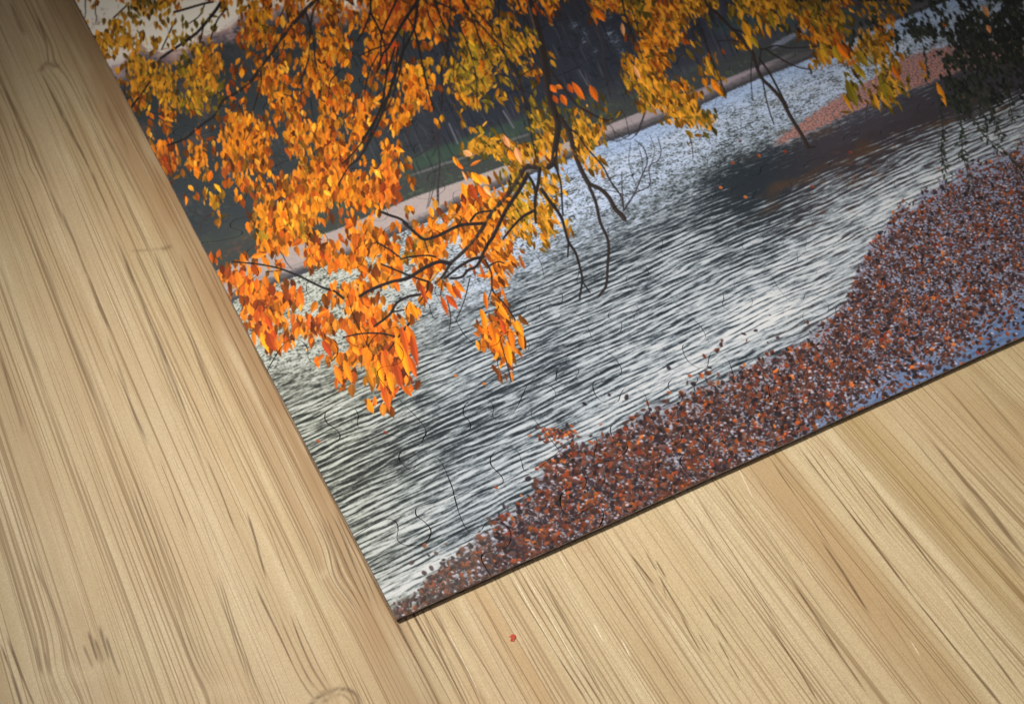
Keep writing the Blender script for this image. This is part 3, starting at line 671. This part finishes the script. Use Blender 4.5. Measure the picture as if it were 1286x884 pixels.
for j in range(NY):
    for i in range(NX):
        V, Fc, fm = piece(i, j, gr.uniform(0, .05))
        c = [proj(*node[i + p, j + q]) for p in (0, 1) for q in (0, 1)]
        seen = any(-30 < u < 1316 and -30 < v < 914 for u, v in c)
        if seen:
            nb = (i in (0, NX - 1)) + (j in (0, NY - 1))
            o = mesh_obj(('puzzle_piece', 'edge_piece', 'corner_piece')[nb], V, Fc, mats, puzzle, fm, uvf)
            if (i, j) == (0, 0): o['label'] = 'corner piece showing pale water and small brown floating leaves'
        else:
            b = len(rest[0]); rest[0].extend(V); rest[1].extend([[q + b for q in f] for f in Fc]); rest[2].extend(fm)
o = mesh_obj('puzzle_piece', rest[0], rest[1], mats, puzzle, rest[2], uvf); o['kind'] = 'stuff'

# ---------------------------------------------------------------- bamboo table top
#WOOD-BEGIN
m_wood, nt, bs = new_mat('laminated_bamboo')
N = nt.nodes; Lk = nt.links.new
def nd(t, **k):
    n = N.new(t)
    for a, b in k.items(): setattr(n, a, b)
    return n
def val(s, v):
    if hasattr(v, 'node'): Lk(v, s)
    else: s.default_value = v
def mth(op, a, b=None, c=None, clamp=False):
    n = nd('ShaderNodeMath', operation=op, use_clamp=clamp); val(n.inputs[0], a)
    if b is not None: val(n.inputs[1], b)
    if c is not None: val(n.inputs[2], c)
    return n.outputs[0]
def ramp(v, a, b, lo=0., hi=1., smooth=True):
    n = nd('ShaderNodeMapRange', interpolation_type='SMOOTHSTEP' if smooth else 'LINEAR'); val(n.inputs[0], v)
    for k, q in enumerate((a, b, lo, hi)): val(n.inputs[k + 1], q)
    return n.outputs[0]
def mixc(f, a, b, mode='MIX'):
    n = nd('ShaderNodeMix', data_type='RGBA', blend_type=mode); val(n.inputs[0], f); val(n.inputs[6], a); val(n.inputs[7], b); return n.outputs[2]
tc = nd('ShaderNodeTexCoord'); sx = nd('ShaderNodeSeparateXYZ')
mp = nd('ShaderNodeMapping'); mp.inputs['Scale'].default_value = (1000, 1000, 1000)
Lk(tc.outputs['Object'], mp.inputs['Vector']); Lk(mp.outputs['Vector'], sx.inputs[0])
wxr, wy_ = sx.outputs['X'], sx.outputs['Y']
def noise(xs, ys, seed=0, detail=2, dist=0., xx=None, rough=.5):
    cb = nd('ShaderNodeCombineXYZ'); val(cb.inputs[0], mth('MULTIPLY', xx if xx is not None else wx_, xs)); val(cb.inputs[1], mth('MULTIPLY', wy_, ys)); cb.inputs[2].default_value = seed * 7.31
    n = nd('ShaderNodeTexNoise'); n.inputs['Scale'].default_value = 1; n.inputs['Detail'].default_value = detail; n.inputs['Roughness'].default_value = rough; n.inputs['Distortion'].default_value = dist
    Lk(cb.outputs[0], n.inputs['Vector']); return n.outputs['Fac']
# the grain bows round the nodes of the cane
wob = noise(.06, .007, 1, 1, xx=wxr)
wx_ = mth('ADD', wxr, mth('MULTIPLY', mth('SUBTRACT', wob, .5), 1.4))
for (px, py, r, amp) in ((418, 722, 4.2, 1.0), (62, 76, 5., 1.2), (268, 862, 3.5, -.7), (70, 842, 4.5, .9), (412, 884, 4, -1.2), (30, 205, 4, .5)):
    a, b = plan(px, py)
    dx_ = mth('SUBTRACT', wxr, a); dy_ = mth('SUBTRACT', wy_, b)
    d2 = mth('ADD', mth('MULTIPLY', mth('MULTIPLY', dx_, dx_), 1 / (r * .55) ** 2), mth('MULTIPLY', mth('MULTIPLY', dy_, dy_), 1 / (r * 1.2) ** 2))
    wx_ = mth('ADD', wx_, mth('MULTIPLY', mth('EXPONENT', mth('MULTIPLY', d2, -1.)), amp))
# strips glued side by side, tone read off the photograph
strips = [(0,(196,176,140)),(12,(188,166,128)),(20,(200,180,144)),(30,(186,164,126)),(38,(198,178,140)),(50,(184,160,122)),(60,(196,174,136))]
tone = nd('ShaderNodeValToRGB'); tone.color_ramp.interpolation = 'LINEAR'
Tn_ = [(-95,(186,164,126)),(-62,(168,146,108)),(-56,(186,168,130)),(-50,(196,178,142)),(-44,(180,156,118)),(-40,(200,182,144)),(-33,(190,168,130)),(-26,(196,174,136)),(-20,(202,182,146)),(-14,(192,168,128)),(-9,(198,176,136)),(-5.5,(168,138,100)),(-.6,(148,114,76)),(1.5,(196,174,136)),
      (6,(196,170,130)),(11,(204,182,144)),(14,(192,164,122)),(20,(206,186,148)),(27,(210,192,154)),(34,(196,172,132)),(38,(208,188,150)),(47,(206,186,146)),(53,(214,196,160)),(62,(210,192,154)),(68,(190,162,122)),(73,(186,158,116)),(76,(214,196,158)),(85,(208,190,152)),(90,(180,156,108)),(98,(204,184,146)),(112,(186,162,122)),(150,(200,180,140))]
Tn = [(x, tuple(v * k for v, k in zip(c, (.965, .95, .94)))) for x, c in Tn_]
xmin, xmax = -95., 150.
els = tone.color_ramp.elements
els[0].position = 0; els[0].color = srgb(*Tn[0][1]); els[1].position = 1; els[1].color = srgb(*Tn[-1][1])
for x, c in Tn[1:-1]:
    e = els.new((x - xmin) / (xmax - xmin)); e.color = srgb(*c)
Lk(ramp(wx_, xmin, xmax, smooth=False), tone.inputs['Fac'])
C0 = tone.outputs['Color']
C0 = mixc(ramp(noise(.22, .012, 2, 3), .35, .7, 0, .34), C0, srgb(170, 146, 106))
C0 = mixc(ramp(noise(.35, .02, 3, 2), .5, .75, 0, .40), C0, srgb(216, 198, 162))
C0 = mixc(ramp(noise(.05, .045, 4, 2), .45, .75, 0, .16), C0, srgb(190, 186, 150))
# fine grain: long hair lines, short dark fibres, pale fibres
hair = ramp(noise(4.2, .010, 5, 2, rough=.6), .59, .66, 0, .52)
hair2 = ramp(noise(2.2, .006, 6, 1), .61, .67, 0, .6)
fib = ramp(noise(3.8, .07, 7, 1), .66, .76, 0, .42)
fib = mth('MULTIPLY', fib, ramp(noise(.12, .03, 8, 1), .42, .6))
pale = ramp(noise(3.6, .04, 9, 1), .68, .78, 0, .4)
dark = mth('MAXIMUM', mth('MAXIMUM', hair, hair2), fib)
band = ramp(noise(.16, .006, 12, 2), .48, .60)
streak = mth('MULTIPLY', ramp(noise(2.0, .008, 13, 2, rough=.55), .54, .62, 0, .66), band)
broad = ramp(noise(.55, .010, 14, 2), .55, .72, 0, .24)
C0 = mixc(broad, C0, srgb(158, 126, 84))
dark = mth('MAXIMUM', dark, streak)
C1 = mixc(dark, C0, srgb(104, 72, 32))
C1 = mixc(pale, C1, srgb(228, 212, 178))
# single dark fibres traced on the photograph: (start, end, half width mm, strength)
lines = []
def ln(x0, y0, x1, y1, w=.2, s=.8): lines.append((x0, y0, x1, y1, w, s))
ln(0,805,30,890,.32,.9); ln(8,798,46,890,.30,.9); ln(0,678,50,833,.3,.35); ln(39,701,97,833,.35,.5); ln(0,447,28,535,.4,.6); ln(0,335,52,480,.4,.45)
for k in range(5): ln(155+k*5,600-k*4,250+k*5,857-k*2,.16,.75-.06*k)
for k in range(3): ln(272+k*5,717,303+k*6,845+k*10,.15,.7)
ln(200,575,234,660,.18,.7); ln(252,640,272,700,.14,.4); ln(262,575,296,662,.24,.85); ln(311,640,335,720,.24,.85); ln(334,650,366,735,.15,.6); ln(248,676,312,842,.14,.45); ln(322,730,396,886,.24,.85)
ln(352,770,391,858,.18,.65); ln(366,770,409,872,.26,.9); ln(372,766,412,860,.14,.6); ln(292,700,330,790,.13,.4); ln(420,640,470,770,.14,.5)
ln(75,262,110,345,.42,.7); ln(108,340,137,410,.42,.75); ln(146,465,182,550,.38,.8); ln(135,420,160,490,.3,.5); ln(31,275,134,535,.75,.38); ln(146,297,243,535,.40,.8); ln(170,360,262,600,.22,.55)
ln(168,313,211,403,.25,.6); ln(200,400,262,545,.22,.5); ln(190,307,284,535,.28,.75); ln(198,318,286,530,.22,.6); ln(227,322,267,415,.28,.7); ln(268,430,306,515,.18,.5); ln(240,300,330,520,.2,.45); ln(262,330,300,420,.2,.5)
ln(50,87,78,150,.5,.75); ln(74,140,112,211,.45,.75); ln(112,211,134,262,.4,.6); ln(0,103,40,187,.5,.6); ln(28,160,80,280,.5,.55); ln(103,109,174,249,.5,.5); ln(112,150,190,320,.5,.45); ln(10,0,28,40,.7,.5); ln(45,20,66,76,.55,.6); ln(130,120,160,190,.5,.4)
ln(262,440,330,600,.16,.4); ln(250,470,300,590,.12,.35)
for k, (a, st) in enumerate(((0,.8),(7,.6),(13,.85),(20,.6),(26,.7))):
    ln(286+a*.9,372-a*.2,552+a*2.2,884,.22 if k % 2 else .32,min(1,st*1.15))
ln(530,770,586,892,.2,.75); ln(536,772,592,892,.14,.6); ln(545,765,606,892,.24,.7); ln(560,756,640,892,.16,.75); ln(580,748,655,892,.14,.4); ln(598,742,676,892,.14,.5); ln(619,732,706,892,.18,.7)
for k in range(5): ln(640+k*6.5,722-k*2.6,744+k*8,892,.17,.85 if k in (0, 2, 3) else .6)
ln(669,705,768,892,.16,.65); ln(728,684,868,892,.18,.75); ln(748,677,880,892,.12,.4); ln(793,693,824,730,.26,.85); ln(795,700,842,770,.2,.6); ln(826,700,838,720,.2,.8); ln(832,720,838,748,.2,.7); ln(828,718,866,778,.26,.85); ln(858,770,882,815,.26,.85); ln(812,690,826,712,.2,.7)
for (x,y) in ((870,745),(888,760),(902,778),(880,790),(905,800),(918,826),(894,742)): ln(x,y,x+14,y+24,.17,.75)
ln(874,640,900,690,.18,.6); ln(882,619,974,780,.2,.75); ln(972,776,1026,880,.28,.85); ln(912,606,940,652,.14,.6); ln(925,602,1000,720,.14,.45)
ln(970,575,1043,681,.2,.75); ln(1040,676,1088,768,.3,.85); ln(996,721,1090,864,.28,.85); ln(950,585,1010,690,.14,.5); ln(960,640,1040,780,.14,.5)
ln(1007,560,1153,751,.3,.9); ln(1150,747,1266,892,.34,.9); ln(1016,560,1100,672,.18,.8); ln(1036,550,1120,668,.16,.75); ln(1066,556,1190,743,.24,.85); ln(1188,738,1286,870,.26,.8); ln(1024,556,1110,668,.12,.6)
ln(1128,520,1286,716,.30,.5); ln(1170,540,1286,700,.65,.75); ln(1205,620,1286,720,1.0,.6); ln(1190,480,1286,590,.4,.5); ln(1220,470,1286,545,.4,.45); ln(1090,590,1220,770,.14,.4); ln(1140,600,1250,740,.18,.4)
ln(1040,700,1120,830,.12,.4); ln(930,700,990,810,.12,.4); ln(1110,760,1190,880,.14,.5); ln(700,760,760,880,.12,.4); ln(690,740,720,800,.12,.4)
GX0, GX1, GY0, GY1, GPX, GPY = -80., 150., -75., 225., 18., 2.
gw_, gh_ = int((GX1 - GX0) * GPX), int((GY1 - GY0) * GPY)
fib_px = np.zeros((gh_, gw_, 4), np.float32); fib_px[..., 3] = 1
gxx = GX0 + (np.arange(gw_) + .5) / GPX; gyy = GY0 + (np.arange(gh_) + .5) / GPY
fr = np.random.default_rng(5)
def fibre(x0, y0, x1, y1, hw, st, ch):
    (a0, b0), (a1, b1) = plan(x0, y0), plan(x1, y1)
    sl = (a1 - a0) / (b1 - b0)
    if abs(a1 - a0) > 2.5: sl *= .5
    xm, ym, L_ = (a0 + a1) / 2, (b0 + b1) / 2, abs(b1 - b0) / 2
    j0, j1 = max(0, int((ym - L_ * 1.28 - GY0) * GPY)), min(gh_, int((ym + L_ * 1.28 - GY0) * GPY) + 1)
    ph1, ph2 = fr.uniform(0, 6, 2)
    for jj in range(j0, j1):
        y = gyy[jj]; q = abs(y - ym) / L_
        e = min(1, max(0, (1.25 - q) / .6)); e = e * e * (3 - 2 * e)
        xc = xm + (y - ym) * sl + .07 * math.sin(y * .16 + ph1) + .04 * math.sin(y * .47 + ph2)
        hh = hw * .88 * (.85 + .25 * math.sin(y * .23 + ph2)) * (.85 + .15 * e)
        i0, i1 = max(0, int((xc - hw * 2.2 - GX0) * GPX)), min(gw_, int((xc + hw * 2.2 - GX0) * GPX) + 2)
        if i0 >= i1: continue
        t = np.clip((1.25 - np.abs(gxx[i0:i1] - xc) / hh) / .9, 0, 1)
        m = t * t * (3 - 2 * t) * st * e
        fib_px[jj, i0:i1, ch] = np.maximum(fib_px[jj, i0:i1, ch], m)
for (x0, y0, x1, y1, hw, st) in lines: fibre(x0, y0, x1, y1, hw, st, 0)
for (x0, y0, x1, y1, hw) in ((644,721,700,820,.10),(656,716,730,842,.10),(690,775,716,822,.14),(700,690,712,712,.12),(930,585,948,620,.12),(1034,566,1056,602,.12),(1010,700,1022,720,.12),(780,800,790,822,.12),(745,780,755,800,.12),(1145,800,1156,818,.14),(560,790,600,870,.10)):
    fibre(x0, y0, x1, y1, hw, .8, 1)
def mark(path, hw, st, ch, grow=0.):
    P = smooth_curve([plan(*p) for p in path], 24) if len(path) > 2 else [np.array(plan(*path[0])) * (1 - t / 60) + np.array(plan(*path[1])) * t / 60 for t in range(61)]
    for a, b in P:
        i0, i1 = int((a - hw * 2.5 - GX0) * GPX), int((a + hw * 2.5 - GX0) * GPX) + 2
        j0, j1 = int((b - hw * 2.5 - GY0) * GPY), int((b + hw * 2.5 - GY0) * GPY) + 2
        if i0 < 0 or j0 < 0 or i1 > gw_ or j1 > gh_: continue
        dd = (gxx[None, i0:i1] - a) ** 2 + (gyy[j0:j1, None] - b) ** 2
        A = fib_px[j0:j1, i0:i1, ch]; A[:] = np.maximum(A, st * np.exp(-dd / hw ** 2))
mark([(166,311),(190,309),(209,307)], .35, .45, 0); mark([(204,308),(210,306)], .55, .7, 0)
mark([(50,84),(62,74),(72,78)], .8, .55, 0); mark([(384,892),(396,872),(424,861),(446,866),(455,892)], .32, .9, 0); mark([(392,892),(404,876),(424,868),(438,874),(446,892)], .24, .6, 0)
mark([(60,846),(80,838),(104,842),(118,838)], 1.5, .24, 2); mark([(262,866),(276,862),(290,866)], 1.3, .24, 2); mark([(20,205),(34,220)], 1.2, .15, 2); mark([(408,716),(414,712)], .6, .4, 2)
for (x, y) in ((398,652),(404,650),(410,646),(416,642),(422,640)): ln(x, y, x + 50, y + 110, .18, .85)
for (x0, y0, x1, y1, hw, st) in lines[-5:]: fibre(x0, y0, x1, y1, hw, st, 0)
for (x, y, L0, st) in ((118,815,26,.8),(125,820,22,.7),(112,826,20,.6),(132,812,30,.8),(140,822,26,.7),(50,830,24,.6),(64,834,20,.6),(146,836,20,.6)): fibre(x - 8, y - L0, x + 4, y + L0 * .4, .3, st, 0)
fimg = bpy.data.images.new('bamboo_fibres', gw_, gh_, alpha=False); fimg.colorspace_settings.name = 'Non-Color'
fimg.pixels.foreach_set(fib_px.ravel()); fimg.update(); fimg.pack()
fcb = nd('ShaderNodeCombineXYZ'); val(fcb.inputs[0], ramp(wx_, GX0, GX1, smooth=False)); val(fcb.inputs[1], ramp(wy_, GY0, GY1, smooth=False))
ft = nd('ShaderNodeTexImage'); ft.image = fimg; ft.extension = 'EXTEND'; Lk(fcb.outputs[0], ft.inputs['Vector'])
fs = nd('ShaderNodeSeparateColor'); Lk(ft.outputs['Color'], fs.inputs[0])
acc = mth('MULTIPLY', fs.outputs[0], ramp(noise(1.2, .12, 10, 2), .25, .6, .55, 1.))
C2 = mixc(acc, C1, srgb(70, 44, 14))
C2 = mixc(fs.outputs[1], C2, srgb(238, 226, 198))
C2 = mixc(fs.outputs[2], C2, srgb(206, 188, 150))
# speckle of the surface
sp = noise(5.5, 4.5, 11, 2, rough=.7)
C3 = mixc(ramp(sp, .34, .66, 0, .42), C2, srgb(146, 120, 82))
Lk(C3, bs.inputs['Base Color'])
bs.inputs['Roughness'].default_value = .55; bs.inputs['Specular IOR Level'].default_value = .25
bmp = nd('ShaderNodeBump'); bmp.inputs['Strength'].default_value = .35; bmp.inputs['Distance'].default_value = .0001; bmp.invert = True
Lk(mth('ADD', mth('MAXIMUM', dark, acc), mth('MULTIPLY', sp, .25)), bmp.inputs['Height']); Lk(bmp.outputs['Normal'], bs.inputs['Normal'])
#WOOD-END
tw, td, tt = .55, .60, .018
cx_, cy_ = .07, .05
def rounded_slab(w, d, t, r=.004, z1=-.00002):
    ring = []
    for (sx_, sy_, a0) in ((1, 1, 0), (-1, 1, 90), (-1, -1, 180), (1, -1, 270)):
        for k in range(7):
            a = math.radians(a0 + 15 * k); ring.append((sx_ * (w - r) + r * math.cos(a), sy_ * (d - r) + r * math.sin(a)))
    V = []; n = len(ring)
    for s, z in ((0, z1), (0, z1 - .0015), (0, z1 - t)):
        off = .0015 if z == z1 else 0
        for x, y in ring:
            l = math.hypot(x, y); V.append((x * (1 - off / l), y * (1 - off / l), z))
    Fc = [list(range(n))] + [[k * n + q, (k + 1) * n + q, (k + 1) * n + (q + 1) % n, k * n + (q + 1) % n] for k in range(2) for q in range(n)] + [[2 * n + q for q in range(n)][::-1]]
    return V, Fc
V, Fc = rounded_slab(tw, td, tt)
V = [(x + cx_, y + cy_, z) for x, y, z in V]
table = mesh_obj('table_top', V, Fc, [m_wood]); table['kind'] = 'structure'

# the little red speck
a, b = plan(644.5, 797)
pts = []; n = 14; rr = random.Random(5)
for k in range(n):
    t = 2 * math.pi * k / n; r = .52 * (1 + .45 * rr.uniform(-1, 1)); pts.append((a + r * math.cos(t), b + r * math.sin(t)))
V = [(x * MM, y * MM, 0.) for x, y in pts] + [((a + (x - a) * .7) * MM, (b + (y - b) * .7) * MM, .00009 + rr.uniform(0, .00004)) for x, y in pts] + [(a * MM, b * MM, .00014)]
Fc = [[q, (q + 1) % n, n + (q + 1) % n, n + q] for q in range(n)] + [[n + q, n + (q + 1) % n, 2 * n] for q in range(n)]
speck = mesh_obj('paint_speck', V, Fc, [m_red])
speck['label'] = 'tiny red speck of paint on the bamboo below the corner of the puzzle'; speck['category'] = 'speck'

# ---------------------------------------------------------------- camera
cam_d = bpy.data.cameras.new('camera'); cam = link(bpy.data.objects.new('camera', cam_d)); scene.camera = cam
cam_d.sensor_width = 36; cam_d.lens = F / 1286 * 36; cam_d.clip_start = .01; cam_d.clip_end = 50
R = Matrix(((dX[0], -dX[1], -dX[2]), (dY[0], -dY[1], -dY[2]), (dZ[0], -dZ[1], -dZ[2])))
loc = Vector((-(O @ dX), -(O @ dY), -(O @ dZ) + THICK)) * MM
cam.matrix_world = Matrix.Translation(loc) @ R.to_4x4()
fx_, fy_ = plan(620, 640)
foc = Vector((fx_ * MM, fy_ * MM, THICK * MM))
fwd = R @ Vector((0, 0, -1))
cam_d.dof.use_dof = True; cam_d.dof.focus_distance = (foc - loc).dot(fwd); cam_d.dof.aperture_fstop = 44.0
cam_d.dof.aperture_blades = 0

# ---------------------------------------------------------------- light
world = bpy.data.worlds.new('World'); scene.world = world; world.use_nodes = True
world.node_tree.nodes['Background'].inputs[0].default_value = (1., .97, .93, 1); world.node_tree.nodes['Background'].inputs[1].default_value = .22
def lamp(name, kind, at, to, energy, color, **k):
    d = bpy.data.lights.new(name, kind); d.energy = energy; d.color = color
    for a, b in k.items(): setattr(d, a, b)
    o = link(bpy.data.objects.new(name, d)); o.location = at
    o.rotation_euler = (Vector(to) - Vector(at)).to_track_quat('-Z', 'Y').to_euler(); return o
lamp('studio_lamp', 'SPOT', (-.13, .27, .52), (.050, .022, 0), 22.5, (1., .975, .94), spot_size=math.radians(30), spot_blend=1., shadow_soft_size=.05)

scene.view_settings.view_transform = 'Standard'; scene.view_settings.look = 'None'
scene.view_settings.exposure = 0; scene.view_settings.gamma = 1
